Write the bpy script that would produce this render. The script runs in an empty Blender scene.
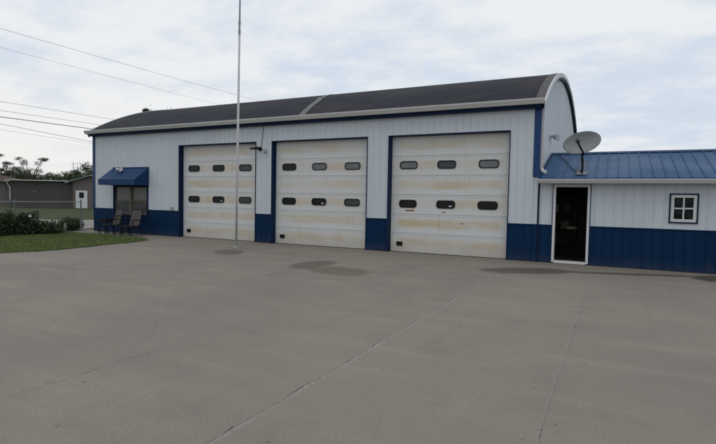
import bpy, math, random
import numpy as np
from mathutils import Vector, Matrix
random.seed(7); rng = np.random.default_rng(11)
S = bpy.context.scene
C = S.collection
R = math.radians
PI = math.pi

# ------------------------------------------------------------------ materials
def nmat(name):
    m = bpy.data.materials.new(name); m.use_nodes = True
    nt = m.node_tree
    for n in list(nt.nodes): nt.nodes.remove(n)
    out = nt.nodes.new('ShaderNodeOutputMaterial')
    p = nt.nodes.new('ShaderNodeBsdfPrincipled')
    nt.links.new(p.outputs[0], out.inputs[0])
    return m, nt, p
class G:
    """small helper for wiring shader nodes"""
    def __init__(s, nt): s.nt = nt
    def new(s, t, **k):
        n = s.nt.nodes.new(t)
        for a, v in k.items(): setattr(n, a, v)
        return n
    def lk(s, a, b): s.nt.links.new(a, b)
    def put(s, sock, v):
        if isinstance(v, bpy.types.NodeSocket): s.lk(v, sock)
        else: sock.default_value = v
    def math(s, op, a, b=0.0, c=None, clamp=False):
        n = s.new('ShaderNodeMath', operation=op, use_clamp=clamp)
        s.put(n.inputs[0], a); s.put(n.inputs[1], b)
        if c is not None: s.put(n.inputs[2], c)
        return n.outputs[0]
    def ss(s, v, lo, hi, a=0.0, b=1.0):
        n = s.new('ShaderNodeMapRange', interpolation_type='SMOOTHSTEP')
        s.put(n.inputs[0], v); s.put(n.inputs[1], lo); s.put(n.inputs[2], hi)
        s.put(n.inputs[3], a); s.put(n.inputs[4], b)
        return n.outputs[0]
    def mix(s, f, a, b, blend='MIX'):
        n = s.new('ShaderNodeMix', data_type='RGBA', blend_type=blend)
        s.put(n.inputs[0], f)
        for i, v in ((6, a), (7, b)):
            if isinstance(v, (tuple, list)) and len(v) == 3: v = (*v, 1)
            s.put(n.inputs[i], v)
        return n.outputs[2]
    def noise(s, vec, scale, detail=3.0, rough=0.55, out=0):
        n = s.new('ShaderNodeTexNoise'); s.put(n.inputs['Vector'], vec)
        n.inputs['Scale'].default_value = scale; n.inputs['Detail'].default_value = detail
        n.inputs['Roughness'].default_value = rough
        return n.outputs[out]
    def obj(s): return s.new('ShaderNodeTexCoord').outputs['Object']
    def pos(s): return s.new('ShaderNodeNewGeometry').outputs['Position']
    def scale(s, vec, v):
        n = s.new('ShaderNodeVectorMath', operation='MULTIPLY'); s.put(n.inputs[0], vec); n.inputs[1].default_value = v
        return n.outputs[0]
    def sep(s, vec):
        n = s.new('ShaderNodeSeparateXYZ'); s.put(n.inputs[0], vec); return n.outputs
    def bump(s, h, strength, dist, p):
        n = s.new('ShaderNodeBump'); s.put(n.inputs['Height'], h)
        n.inputs['Strength'].default_value = strength; n.inputs['Distance'].default_value = dist
        s.lk(n.outputs[0], p.inputs['Normal'])

def painted(name, col, rough=0.45, dirt=0.25, dirtcol=(0.16, 0.13, 0.10), streak=(5, 5, 0.6), spec=0.4, metal=0.0):
    m, nt, p = nmat(name); g = G(nt)
    v = g.pos()
    n1 = g.noise(g.scale(v, streak), 1.3, 5.0)
    n2 = g.noise(v, 0.5, 3.0)
    a = g.mix(g.ss(n1, 0.52, 0.85, 0.0, dirt), col, dirtcol)
    b = g.mix(g.ss(n2, 0.3, 0.7, 0.0, 0.16), a, tuple(c * 0.72 for c in col))
    g.put(p.inputs['Base Color'], b)
    g.put(p.inputs['Roughness'], g.ss(n2, 0.3, 0.7, rough - 0.06, rough + 0.12))
    p.inputs['Specular IOR Level'].default_value = spec
    p.inputs['Metallic'].default_value = metal
    return m

def siding_mat(name, col, splash=0.0, spec=0.35):
    m, nt, p = nmat(name); g = G(nt)
    v = g.pos(); x, y, z = g.sep(v)
    n1 = g.noise(g.scale(v, (3.5, 3.5, 0.35)), 1.6, 5.0)
    n2 = g.noise(v, 0.35, 3.0)
    sheet = g.new('ShaderNodeTexWhiteNoise', noise_dimensions='1D')
    g.put(sheet.inputs['W'], g.math('FLOOR', g.math('DIVIDE', g.math('ADD', x, y), 0.915)))
    a = g.mix(g.ss(n1, 0.5, 0.8, 0.0, 0.20), col, tuple(c * 0.62 for c in col))
    a = g.mix(g.math('MULTIPLY', sheet.outputs[0], 0.09), a, tuple(c * 0.55 for c in col))
    a = g.mix(g.ss(n2, 0.35, 0.7, 0.0, 0.10), a, tuple(c * 0.7 for c in col))
    if splash:
        n3 = g.noise(g.scale(v, (2, 2, 1)), 2.0, 4.0)
        f = g.math('MULTIPLY', g.ss(g.math('SUBTRACT', z, g.math('MULTIPLY', n3, 0.35)), -0.15, 0.16, 1.0, 0.0), splash)
        a = g.mix(f, a, (0.16, 0.13, 0.10))
    g.put(p.inputs['Base Color'], a)
    p.inputs['Roughness'].default_value = 0.5
    p.inputs['Specular IOR Level'].default_value = spec
    return m

M = {}
M['siding'] = siding_mat('white ribbed siding', (0.532, 0.576, 0.610))
M['wains'] = siding_mat('navy ribbed siding', (0.0020, 0.0220, 0.066), splash=0.09, spec=0.10)
M['navy'] = painted('navy trim paint', (0.0025, 0.015, 0.050), 0.5, 0.12, (0.02, 0.025, 0.04), spec=0.12)
M['bluetrim'] = painted('blue corner flashing', (0.012, 0.045, 0.14), 0.5, 0.12, (0.04, 0.05, 0.07), spec=0.25)
M['awning'] = painted('blue awning metal', (0.006, 0.036, 0.112), 0.5, 0.12, (0.03, 0.05, 0.09), spec=0.22)
M['white'] = painted('white trim paint', (0.57, 0.58, 0.59), 0.5, 0.25, (0.3, 0.28, 0.25))
M['gutter'] = painted('grey white gutter', (0.50, 0.50, 0.48), 0.5, 0.35, (0.22, 0.20, 0.17), (0.8, 3, 6))
M['blueroof'] = painted('blue metal roof', (0.020, 0.072, 0.168), 0.5, 0.22, (0.06, 0.10, 0.155), (3, 0.8, 0.8), spec=0.2)
M['ridge'] = painted('dark blue ridge cap', (0.014, 0.045, 0.11), 0.5, 0.15, (0.05, 0.06, 0.08), spec=0.2)
M['flash'] = painted('grey brown flashing', (0.085, 0.080, 0.078), 0.8, 0.4, (0.07, 0.065, 0.06))
M['patch'] = painted('pale grey roof patch', (0.15, 0.15, 0.15), 0.85, 0.4, (0.08, 0.08, 0.08))
M['black'] = painted('black metal', (0.010, 0.010, 0.012), 0.5, 0.1, (0.03, 0.03, 0.03), spec=0.15)
M['steel'] = painted('dull grey metal', (0.30, 0.31, 0.32), 0.5, 0.3, (0.16, 0.14, 0.12))
M['galv'] = painted('galvanised steel', (0.15, 0.165, 0.17), 0.45, 0.25, (0.2, 0.19, 0.18), metal=0.3)
M['dish'] = painted('grey dish paint', (0.24, 0.26, 0.27), 0.6, 0.3, (0.22, 0.21, 0.19), (2, 2, 2))
M['pole'] = painted('pale pole paint', (0.50, 0.50, 0.51), 0.45, 0.4, (0.25, 0.22, 0.2), (6, 6, 0.8))
M['tan'] = painted('tan window wood', (0.15, 0.125, 0.085), 0.6, 0.3, (0.12, 0.1, 0.07))
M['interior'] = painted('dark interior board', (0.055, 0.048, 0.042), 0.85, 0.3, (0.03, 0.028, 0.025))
M['sling'] = painted('taupe sling fabric', (0.080, 0.073, 0.068), 0.85, 0.3, (0.10, 0.09, 0.08), (6, 6, 6))
M['wire'] = painted('black wire insulation', (0.05, 0.05, 0.055), 0.7, 0.0)
M['stone'] = painted('pale weathered wood', (0.26, 0.25, 0.24), 0.85, 0.4, (0.12, 0.11, 0.1), (4, 4, 1))
M['redroof'] = painted('faded red shingles', (0.062, 0.036, 0.032), 0.9, 0.3, (0.08, 0.05, 0.04), (1, 1, 3))
M['brownwall'] = painted('brown board wall', (0.068, 0.063, 0.058), 0.85, 0.35, (0.08, 0.07, 0.06), (0.4, 0.4, 4))
M['tanwall'] = painted('tan board wall', (0.12, 0.108, 0.098), 0.85, 0.25, (0.12, 0.1, 0.09), (0.4, 0.4, 4))
M['greyroof'] = painted('pale grey roofing', (0.16, 0.18, 0.185), 0.8, 0.3, (0.16, 0.16, 0.16), (1, 1, 1))
M['rust'] = painted('rust', (0.30, 0.10, 0.025), 0.9, 0.5, (0.12, 0.05, 0.02), (9, 9, 9))

def glass(name, col, rough=0.12, blotch=None):
    m, nt, p = nmat(name); g = G(nt)
    v = g.pos()
    n = g.noise(v, 6.0, 4.0)
    g.put(p.inputs['Base Color'], g.mix(g.ss(n, 0.42, 0.72, 0.0, 0.6), col, blotch or tuple(c * 1.8 for c in col)))
    g.put(p.inputs['Roughness'], g.ss(n, 0.3, 0.7, rough, rough + 0.15))
    p.inputs['IOR'].default_value = 1.33
    return m
M['gdark'] = glass('dark dusty glass', (0.006, 0.0065, 0.008))
M['ggrey'] = glass('grey light-toned pane', (0.14, 0.15, 0.155), 0.25, (0.20, 0.21, 0.21))  # the grey is light on the glass, put into the pane colour
M['gmid'] = glass('mid grey pane', (0.05, 0.055, 0.06), 0.2, (0.09, 0.095, 0.10))  # mid grey pane colour with paler blotches
M['gpale'] = glass('pale grey green pane', (0.155, 0.165, 0.155), 0.12, (0.19, 0.2, 0.185))  # plain pale grey green pane colour, slightly blotched
M['gspeck'] = glass('speckled dark pane', (0.006, 0.007, 0.008), 0.06, (0.05, 0.055, 0.055))  # grey speckle is reflection painted into the dark pane colour
for n_ in M['gspeck'].node_tree.nodes:
    if n_.type == 'BSDF_PRINCIPLED': n_.inputs['IOR'].default_value = 1.22

def door_mat(name, seed, W, H, warm):
    m, nt, p = nmat(name); g = G(nt)
    v = g.obj(); x, y, z = g.sep(v)
    n6 = 6.0
    fz = g.math('FRACT', g.math('MULTIPLY', z, n6 / H))          # height inside its section
    xf = g.math('DIVIDE', x, W)
    off = g.new('ShaderNodeVectorMath', operation='ADD'); g.put(off.inputs[0], v); off.inputs[1].default_value = (seed * 7.3, seed * 3.1, seed * 5.7)
    nv = off.outputs[0]
    n1 = g.noise(g.scale(nv, (0.9, 1, 5.0)), 1.6, 5.0, 0.62)
    n2 = g.noise(nv, 2.3, 5.0, 0.6)
    n3 = g.noise(g.scale(nv, (8, 8, 0.6)), 1.2, 4.0)
    # dried tan grime: a soft band across the middle of every section, ragged by the noise
    band = g.math('MULTIPLY', g.ss(g.math('ADD', fz, g.math('MULTIPLY', g.math('SUBTRACT', n1, 0.5), 0.25)), 0.22, 0.42),
                  g.ss(g.math('ADD', fz, g.math('MULTIPLY', g.math('SUBTRACT', n2, 0.5), 0.25)), 0.66, 0.84, 1.0, 0.0))
    ends = g.math('MULTIPLY', g.ss(xf, 0.02, 0.10), g.ss(xf, 0.90, 0.985, 1.0, 0.0))
    sec = g.new('ShaderNodeTexWhiteNoise', noise_dimensions='1D'); g.put(sec.inputs['W'], g.math('ADD', g.math('FLOOR', g.math('MULTIPLY', z, n6 / H)), seed * 11.37))
    band = g.math('MULTIPLY', band, g.math('MULTIPLY_ADD', sec.outputs[0], 0.5, 0.80))
    band = g.math('MULTIPLY', band, g.ss(g.noise(nv, 0.9, 3.0, 0.5), 0.32, 0.55, 0.35, 1.15))
    f = g.math('MULTIPLY', g.math('MULTIPLY', band, ends), g.ss(n1, 0.25, 0.7, 0.50, 1.0))
    base = (0.575, 0.59, 0.59)
    a = g.mix(g.ss(n2, 0.40, 0.75, 0.0, 0.25), base, (0.56, 0.53, 0.46))
    a = g.mix(g.math('MULTIPLY', f, 0.58 * warm), a, (0.49, 0.365, 0.19))
    a = g.mix(g.math('MULTIPLY', g.ss(n3, 0.55, 0.8), 0.18), a, (0.38, 0.27, 0.14))
    low = g.math('MULTIPLY', g.ss(g.math('SUBTRACT', z, g.math('MULTIPLY', n2, 0.5)), -0.2, 0.35, 1.0, 0.0), 0.45)
    a = g.mix(low, a, (0.34, 0.27, 0.17))
    runs = g.noise(g.scale(nv, (14, 14, 0.35)), 1.0, 3.0, 0.6)
    under = g.ss(fz, 0.0, 0.30, 0.0, 1.0)
    a = g.mix(g.math('MULTIPLY', g.math('MULTIPLY', g.ss(runs, 0.60, 0.70), under), 0.30), a, (0.42, 0.27, 0.12))
    big = g.noise(nv, 0.55, 2.0, 0.5)
    a = g.mix(g.ss(big, 0.45, 0.72, 0.0, 0.35), a, (0.55, 0.54, 0.50))
    sp = g.noise(nv, 9.0, 2.0)
    a = g.mix(g.ss(sp, 0.74, 0.80, 0.0, 0.7), a, (0.36, 0.21, 0.08))
    g.put(p.inputs['Base Color'], a)
    p.inputs['Roughness'].default_value = 0.5
    p.inputs['Specular IOR Level'].default_value = 0.35
    return m

def shingle_mat():
    m, nt, p = nmat('weathered black shingles'); g = G(nt)
    v = g.pos(); x, y, z = g.sep(v)
    br = g.new('ShaderNodeTexBrick'); br.offset = 0.5
    cm = g.new('ShaderNodeCombineXYZ'); g.put(cm.inputs[0], x); g.put(cm.inputs[1], g.math('MULTIPLY', y, 1.06))
    g.put(br.inputs['Vector'], cm.outputs[0])
    br.inputs['Color1'].default_value = (0.018, 0.020, 0.028, 1); br.inputs['Color2'].default_value = (0.030, 0.032, 0.042, 1)
    br.inputs['Mortar'].default_value = (0.013, 0.014, 0.019, 1)
    br.inputs['Scale'].default_value = 1.0; br.inputs['Mortar Size'].default_value = 0.006
    br.inputs['Brick Width'].default_value = 0.32; br.inputs['Row Height'].default_value = 0.145
    n1 = g.noise(g.scale(v, (0.35, 0.9, 0.9)), 0.9, 5.0)
    n2 = g.noise(v, 14.0, 3.0)
    a = g.mix(g.ss(n1, 0.4, 0.72, 0.0, 0.5), br.outputs[0], (0.054, 0.050, 0.052))
    a = g.mix(g.ss(n2, 0.4, 0.8, 0.0, 0.35), a, (0.065, 0.065, 0.072))
    g.put(p.inputs['Base Color'], a)
    p.inputs['Roughness'].default_value = 0.92; p.inputs['Specular IOR Level'].default_value = 0.2
    g.bump(br.outputs[1], 0.4, 0.004, p)
    return m
M['shingle'] = shingle_mat()

def concrete_mat():
    m, nt, p = nmat('old broomed concrete'); g = G(nt)
    v = g.pos(); x, y, z = g.sep(v)
    n0 = g.noise(v, 0.22, 4.0); n1 = g.noise(v, 1.1, 6.0, 0.6); n2 = g.noise(v, 38.0, 3.0, 0.65)
    n3 = g.noise(g.scale(v, (0.5, 2.4, 1)), 0.7, 5.0, 0.6); n4 = g.noise(v, 5.0, 5.0, 0.62)
    nfine = g.noise(v, 160.0, 2.0, 0.7)
    base = (0.235, 0.205, 0.169)
    # one tone per poured slab
    wn = g.new('ShaderNodeTexWhiteNoise', noise_dimensions='2D')
    cm = g.new('ShaderNodeCombineXYZ')
    g.put(cm.inputs[0], g.math('FLOOR', g.math('DIVIDE', g.math('ADD', x, 0.43), 1.95)))
    g.put(cm.inputs[1], g.math('FLOOR', g.math('DIVIDE', g.math('ADD', y, 9.08), 5.2)))
    g.lk(cm.outputs[0], wn.inputs['Vector'])
    a = g.mix(g.math('MULTIPLY', wn.outputs[0], 0.10), base, (0.132, 0.125, 0.108))
    a = g.mix(g.ss(n0, 0.35, 0.68, 0.0, 0.50), a, (0.154, 0.143, 0.125))
    a = g.mix(g.ss(n3, 0.45, 0.72, 0.0, 0.50), a, (0.282, 0.250, 0.205))
    a = g.mix(g.ss(n1, 0.48, 0.76, 0.0, 0.36), a, (0.146, 0.133, 0.116))
    a = g.mix(g.ss(n4, 0.5, 0.8, 0.0, 0.28), a, (0.146, 0.133, 0.110))
    a = g.mix(g.ss(n2, 0.35, 0.75, 0.0, 0.45), a, (0.127, 0.119, 0.103))
    a = g.mix(g.ss(nfine, 0.50, 0.72, 0.0, 0.5), a, (0.273, 0.259, 0.241))
    # joints: wobbling lines, partly pale filler, partly dark
    wob = g.math('ADD', g.math('MULTIPLY', g.math('SUBTRACT', g.noise(v, 1.1, 3.0, 0.6), 0.5), 0.06), g.math('MULTIPLY', g.math('SUBTRACT', g.noise(v, 9.0, 4.0, 0.7), 0.5), 0.045))
    chip = g.ss(g.noise(v, 14.0, 4.0, 0.7), 0.38, 0.56)
    brk = g.noise(v, 2.2, 4.0, 0.6)
    def line(coord, at, half, lo=0.36, hi=0.55, gate=None, amt=1.0):
        d = g.math('ABSOLUTE', g.math('ADD', g.math('SUBTRACT', coord, at), wob))
        f = g.math('MULTIPLY', g.ss(d, half * 0.35, half, 1.0, 0.0), g.math('MULTIPLY', chip, g.ss(brk, lo, hi, 0.35, 1.0)))
        f = g.math('MULTIPLY', f, amt)
        if gate is not None: f = g.math('MULTIPLY', f, gate)
        return f
    yfront = g.ss(y, -3.3, -2.8, 1.0, 0.35)
    pale = line(x, -2.38, 0.026, 0.38, 0.62, gate=yfront)
    pale2 = line(x, -0.43, 0.017, 0.42, 0.64, gate=yfront, amt=0.65)
    cross = line(y, -9.08, 0.022, gate=g.ss(x, -4.3, -3.2), amt=0.35)
    l3 = line(x, -4.32, 0.018, amt=0.2, gate=g.ss(y, -11.0, -9.8, 1.0, 0.3))
    paleall = g.math('MAXIMUM', g.math('MAXIMUM', pale, pale2), g.math('MAXIMUM', cross, l3))
    a = g.mix(g.math('MULTIPLY', paleall, 0.66), a, (0.310, 0.302, 0.298))
    # hairline dark core beside the filler
    dk = g.math('MAXIMUM', line(x, -2.405, 0.014, 0.52, 0.62), line(x, -0.42, 0.010, 0.5, 0.6))
    a = g.mix(g.math('MULTIPLY', dk, 0.7), a, (0.03, 0.03, 0.03))
    # long diagonal crack on the left, short dark crack left of the stains
    diag = g.math('SUBTRACT', g.math('MULTIPLY', g.math('ADD', y, 9.39), 0.844), g.math('MULTIPLY', g.math('ADD', x, 10.7), 0.536))
    a = g.mix(g.math('MULTIPLY', g.math('MULTIPLY', line(diag, 0.0, 0.03, 0.4, 0.6), g.ss(x, -9.5, -6.5, 1.0, 0.0)), 0.45), a, (0.06, 0.058, 0.055))
    ck = g.math('MULTIPLY', line(x, -6.6, 0.035, 0.2, 0.3), g.math('MULTIPLY', g.ss(y, -6.35, -6.2), g.ss(y, -5.1, -4.6, 1.0, 0.0)))
    a = g.mix(g.math('MULTIPLY', ck, 0.75), a, (0.035, 0.033, 0.03))
    dark4 = line(x, -4.36, 0.02, 0.5, 0.6, gate=g.ss(y, -9.8, -10.4))
    a = g.mix(g.math('MULTIPLY', dark4, 0.6), a, (0.05, 0.05, 0.05))
    # hairline cracks wandering over the slabs, small oil drips, faint tyre rub
    vo = g.new('ShaderNodeTexVoronoi', feature='DISTANCE_TO_EDGE'); vo.inputs['Scale'].default_value = 0.19
    wv = g.new('ShaderNodeVectorMath', operation='ADD'); g.put(wv.inputs[0], v)
    ns = g.new('ShaderNodeVectorMath', operation='SCALE'); g.put(ns.inputs[0], g.noise(v, 0.9, 6.0, 0.65, out=1)); ns.inputs['Scale'].default_value = 0.9
    g.lk(ns.outputs[0], wv.inputs[1]); g.lk(wv.outputs[0], vo.inputs['Vector'])
    hair = g.math('MULTIPLY', g.ss(vo.outputs['Distance'], 0.0006, 0.0026, 1.0, 0.0), g.ss(n0, 0.46, 0.56))
    a = g.mix(g.math('MULTIPLY', hair, 0.22), a, (0.07, 0.066, 0.06))
    dr = g.noise(v, 3.3, 2.0, 0.5)
    a = g.mix(g.math('MULTIPLY', g.ss(dr, 0.70, 0.80), 0.22), a, (0.10, 0.092, 0.082))
    dr2 = g.noise(v, 11.0, 1.0, 0.5)
    a = g.mix(g.math('MULTIPLY', g.ss(dr2, 0.74, 0.78), 0.5), a, (0.07, 0.066, 0.06))
    ty = g.noise(g.scale(v, (2.6, 0.16, 1)), 1.0, 4.0, 0.6)
    a = g.mix(g.ss(ty, 0.54, 0.72, 0.0, 0.22), a, (0.140, 0.133, 0.120))
    # damp and oil stains lying on the slab
    edge = g.math('MULTIPLY', g.math('SUBTRACT', g.noise(v, 2.4, 8.0, 0.68), 0.5), 1.0)
    def blob(c, r1, r2, ang, soft=0.22):
        ca, sa = math.cos(ang), math.sin(ang)
        dx = g.math('SUBTRACT', x, c[0]); dy = g.math('SUBTRACT', y, c[1])
        u = g.math('DIVIDE', g.math('ADD', g.math('MULTIPLY', dx, ca), g.math('MULTIPLY', dy, sa)), r1)
        w = g.math('DIVIDE', g.math('SUBTRACT', g.math('MULTIPLY', dy, ca), g.math('MULTIPLY', dx, sa)), r2)
        d = g.math('SQRT', g.math('ADD', g.math('MULTIPLY', u, u), g.math('MULTIPLY', w, w)))
        return g.ss(g.math('ADD', d, edge), 1.0 - soft, 1.0 + soft * 0.5, 1.0, 0.0)
    for (c, r1, r2, ang, amt, col) in STAINS:
        a = g.mix(g.math('MULTIPLY', blob(c, r1, r2, ang), amt), a, col)
    wet = blob(STAINS[3][0], STAINS[3][1], STAINS[3][2], STAINS[3][3])
    g.put(p.inputs['Base Color'], a)
    g.put(p.inputs['Roughness'], g.math('SUBTRACT', 0.88, g.math('MULTIPLY', wet, 0.25)))
    p.inputs['Specular IOR Level'].default_value = 0.25
    h = g.math('ADD', g.math('MULTIPLY', n2, 0.6), g.math('MULTIPLY', g.math('ADD', paleall, dk), -1.5))
    g.bump(h, 0.35, 0.006, p)
    return m
# centre, half length, half width, direction, strength, colour (all on the ground, metres)
STAINS = [((-10.40, -3.19), 0.76, 0.46, R(134), 0.70, (0.092, 0.076, 0.062)),
          ((-6.79, -4.13), 0.90, 0.46, R(89), 0.75, (0.092, 0.082, 0.068)),
          ((-5.70, -4.75), 0.90, 0.62, R(167), 0.62, (0.118, 0.086, 0.066)),
          ((-1.86, -2.08), 1.22, 0.58, R(32), 0.85, (0.076, 0.064, 0.054)),
          ((0.45, -1.20), 1.75, 0.20, R(20), 0.88, (0.065, 0.056, 0.048)),
          ((2.15, -0.88), 0.68, 0.44, R(61), 0.90, (0.050, 0.044, 0.039)),
          ((-8.9, -0.55), 3.2, 0.35, R(0), 0.25, (0.17, 0.135, 0.10)),
          ((-2.0, -0.45), 4.5, 0.30, R(0), 0.25, (0.16, 0.13, 0.10))]
M['concrete'] = concrete_mat()

def ground_mat(name, c1, c2, c3, s=0.5):
    m, nt, p = nmat(name); g = G(nt); v = g.pos()
    a = g.mix(g.ss(g.noise(v, s, 5.0), 0.35, 0.7), c1, c2)
    a = g.mix(g.ss(g.noise(v, s * 9, 4.0), 0.45, 0.8, 0, 0.7), a, c3)
    g.put(p.inputs['Base Color'], a)
    p.inputs['Roughness'].default_value = 0.95; p.inputs['Specular IOR Level'].default_value = 0.15
    g.bump(g.noise(v, 20, 4.0), 0.6, 0.03, p)
    return m
M['turf'] = ground_mat('rough turf', (0.038, 0.052, 0.020), (0.055, 0.062, 0.028), (0.075, 0.068, 0.04))
M['soil'] = ground_mat('lawn soil', (0.045, 0.065, 0.022), (0.065, 0.078, 0.03), (0.06, 0.05, 0.03), 1.2)
M['mulch'] = ground_mat('dark planting soil', (0.025, 0.021, 0.018), (0.04, 0.033, 0.027), (0.055, 0.045, 0.036), 3)
M['road'] = ground_mat('pale gravel road', (0.24, 0.225, 0.205), (0.29, 0.27, 0.245), (0.19, 0.18, 0.165), 0.8)
M['walk'] = ground_mat('pale walk concrete', (0.215, 0.205, 0.19), (0.26, 0.245, 0.225), (0.16, 0.15, 0.14), 0.9)

def leaf_mat(name, c1, c2, c3, s=2.0):
    m, nt, p = nmat(name); g = G(nt); v = g.pos()
    wn = g.new('ShaderNodeNewGeometry').outputs['Random Per Island']
    a = g.mix(g.ss(g.noise(v, s, 3.0), 0.35, 0.65), c1, c2)
    a = g.mix(g.math('MULTIPLY', wn, 0.7), a, c3)
    g.put(p.inputs['Base Color'], a)
    p.inputs['Roughness'].default_value = 0.6; p.inputs['Specular IOR Level'].default_value = 0.25
    return m
M['blade'] = leaf_mat('grass blades', (0.080, 0.140, 0.032), (0.135, 0.180, 0.055), (0.180, 0.185, 0.085), 1.3)
M['hedge'] = leaf_mat('hedge leaves', (0.012, 0.026, 0.010), (0.024, 0.046, 0.016), (0.055, 0.080, 0.034), 2.5)
M['shrub'] = leaf_mat('shrub leaves', (0.024, 0.050, 0.016), (0.036, 0.066, 0.022), (0.055, 0.085, 0.034), 3)
M['tree'] = leaf_mat('tree leaves', (0.030, 0.050, 0.020), (0.050, 0.075, 0.028), (0.07, 0.09, 0.04), 0.6)
M['tree2'] = leaf_mat('thin tree leaves', (0.05, 0.065, 0.03), (0.07, 0.085, 0.04), (0.09, 0.09, 0.06), 0.6)
M['plum'] = leaf_mat('reddish tree leaves', (0.065, 0.040, 0.035), (0.08, 0.055, 0.045), (0.10, 0.08, 0.06), 0.6)
M['bark'] = painted('tree bark', (0.06, 0.05, 0.04), 0.9, 0.4, (0.03, 0.025, 0.02), (5, 5, 1))

# ------------------------------------------------------------------ mesh helpers
class MB:
    def __init__(s): s.v = []; s.f = []
    def quad(s, *pts):
        i = len(s.v); s.v += [tuple(p) for p in pts]; s.f.append(tuple(range(i, i + len(pts)))); return s
    def box(s, x0, x1, y0, y1, z0, z1):
        i = len(s.v)
        s.v += [(x, y, z) for z in (z0, z1) for y in (y0, y1) for x in (x0, x1)]
        for q in ((0, 2, 3, 1), (4, 5, 7, 6), (0, 1, 5, 4), (2, 6, 7, 3), (0, 4, 6, 2), (1, 3, 7, 5)):
            s.f.append(tuple(i + k for k in q))
        return s
    def prism(s, poly, d):
        """closed outline (3D points) pushed along d"""
        n = len(poly); i = len(s.v); d = Vector(d)
        s.v += [tuple(Vector(p)) for p in poly] + [tuple(Vector(p) + d) for p in poly]
        s.f.append(tuple(range(i, i + n))); s.f.append(tuple(range(i + 2 * n - 1, i + n - 1, -1)))
        for k in range(n):
            a, b = i + k, i + (k + 1) % n
            s.f.append((a, a + n, b + n, b))
        return s
    def tube(s, pts, r, n=8, r1=None, cap=True):
        pts = [Vector(p) for p in pts]; i0 = len(s.v); m = len(pts)
        up = Vector((0, 0, 1))
        for k, p in enumerate(pts):
            t = (pts[min(k + 1, m - 1)] - pts[max(k - 1, 0)]).normalized()
            a = t.cross(up if abs(t.z) < 0.95 else Vector((1, 0, 0))).normalized(); b = t.cross(a)
            rr = r if r1 is None else r + (r1 - r) * k / (m - 1)
            for j in range(n):
                th = 2 * PI * j / n
                s.v.append(tuple(p + a * rr * math.cos(th) + b * rr * math.sin(th)))
        for k in range(m - 1):
            for j in range(n):
                a = i0 + k * n + j; b = i0 + k * n + (j + 1) % n
                s.f.append((a, b, b + n, a + n))
        if cap:
            s.f.append(tuple(range(i0 + n - 1, i0 - 1, -1)))
            s.f.append(tuple(range(i0 + (m - 1) * n, i0 + m * n)))
        return s
    def build(s, name, mat, parent=None, world=True, smooth=False, bevel=0.0):
        me = bpy.data.meshes.new(name)
        off = Vector((0, 0, 0))
        if parent is not None and world:
            q = parent
            while q is not None: off += q.location; q = q.parent
        vs = [tuple(Vector(p) - off) for p in s.v] if off.length else s.v
        me.from_pydata(vs, [], s.f); me.update()
        import bmesh
        bm = bmesh.new(); bm.from_mesh(me)
        bmesh.ops.recalc_face_normals(bm, faces=bm.faces)
        bm.to_mesh(me); bm.free()
        o = bpy.data.objects.new(name, me); C.objects.link(o)
        me.materials.append(M[mat] if isinstance(mat, str) else mat)
        if parent is not None: o.parent = parent
        if smooth:
            for p in me.polygons: p.use_smooth = True
        if bevel:
            b = o.modifiers.new('bevel', 'BEVEL'); b.width = bevel; b.segments = 2; b.limit_method = 'ANGLE'
        return o

def thing(name, label, cat, loc=(0, 0, 0), rz=0.0, group=None):
    o = bpy.data.objects.new(name, None); C.objects.link(o)
    o.location = loc; o.rotation_euler = (0, 0, rz); o.empty_display_size = 0.2
    return tag(o, label, cat, group)
def tag(o, label, cat, group=None):
    o['label'] = label; o['category'] = cat
    if group: o['group'] = group
    return o
def struct(o): o['kind'] = 'structure'; return o
def copy_tree(o, parent=None):
    c = o.copy(); C.objects.link(c)
    if parent: c.parent = parent
    for ch in list(o.children): copy_tree(ch, c)
    return c

PITCH = 0.2286
def siding(mb, a0, a1, zlo, zhi, mp):
    """ribbed metal sheet from a0 to a1; mp(a, out) gives (x, y); zlo/zhi numbers or functions of a"""
    zl = zlo if callable(zlo) else (lambda a: zlo); zh = zhi if callable(zhi) else (lambda a: zhi)
    prof = [(0.0, 0.0), (0.085, 0.0), (0.09, 0.003), (0.105, 0.003), (0.11, 0.0), (0.18, 0.0), (0.192, 0.016), (0.212, 0.016), (0.2240, 0.0)]
    pts = [(a0, 0.0)]
    k0 = math.floor(a0 / PITCH) - 1
    k = k0
    while k * PITCH < a1:
        for (d, o) in prof:
            a = k * PITCH + d
            if a0 + 1e-4 < a < a1 - 1e-4: pts.append((a, o))
        k += 1
    pts.append((a1, 0.0))
    for (p, o1), (q, o2) in zip(pts, pts[1:]):
        x1, y1 = mp(p, o1); x2, y2 = mp(q, o2)
        mb.quad((x1, y1, zl(p)), (x2, y2, zl(q)), (x2, y2, zh(q)), (x1, y1, zh(p)))

# ------------------------------------------------------------------ ground
def sheet(name, pts, z, mat, thick=0.0):
    mb = MB()
    if thick: mb.prism([(x, y, z) for x, y in pts], (0, 0, -thick))
    else: mb.quad(*[(x, y, z) for x, y in pts])
    return struct(mb.build(name, mat))
sheet('ground', [(-900, -900), (900, -900), (900, 900), (-900, 900)], -0.10, 'turf')
lawn_edge = [(-15.55, -1.78), (-15.25, -2.3), (-15.10, -3.2), (-14.98, -4.2), (-14.75, -5.4), (-14.72, -6.2), (-15.05, -7.1), (-15.7, -8.4), (-16.8, -10.5), (-18.6, -14)]
def ragged(pts, step=.12, amp=.05):
    o = []
    for (x1, y1), (x2, y2) in zip(pts, pts[1:]):
        n = max(1, int(math.hypot(x2 - x1, y2 - y1) / step))
        for k in range(n): o.append((x1 + (x2 - x1) * k / n + random.uniform(-amp, amp), y1 + (y2 - y1) * k / n + random.uniform(-amp, amp)))
    return o + [pts[-1]]
pave_edge = [(x - .35, y) for x, y in lawn_edge]
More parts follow.
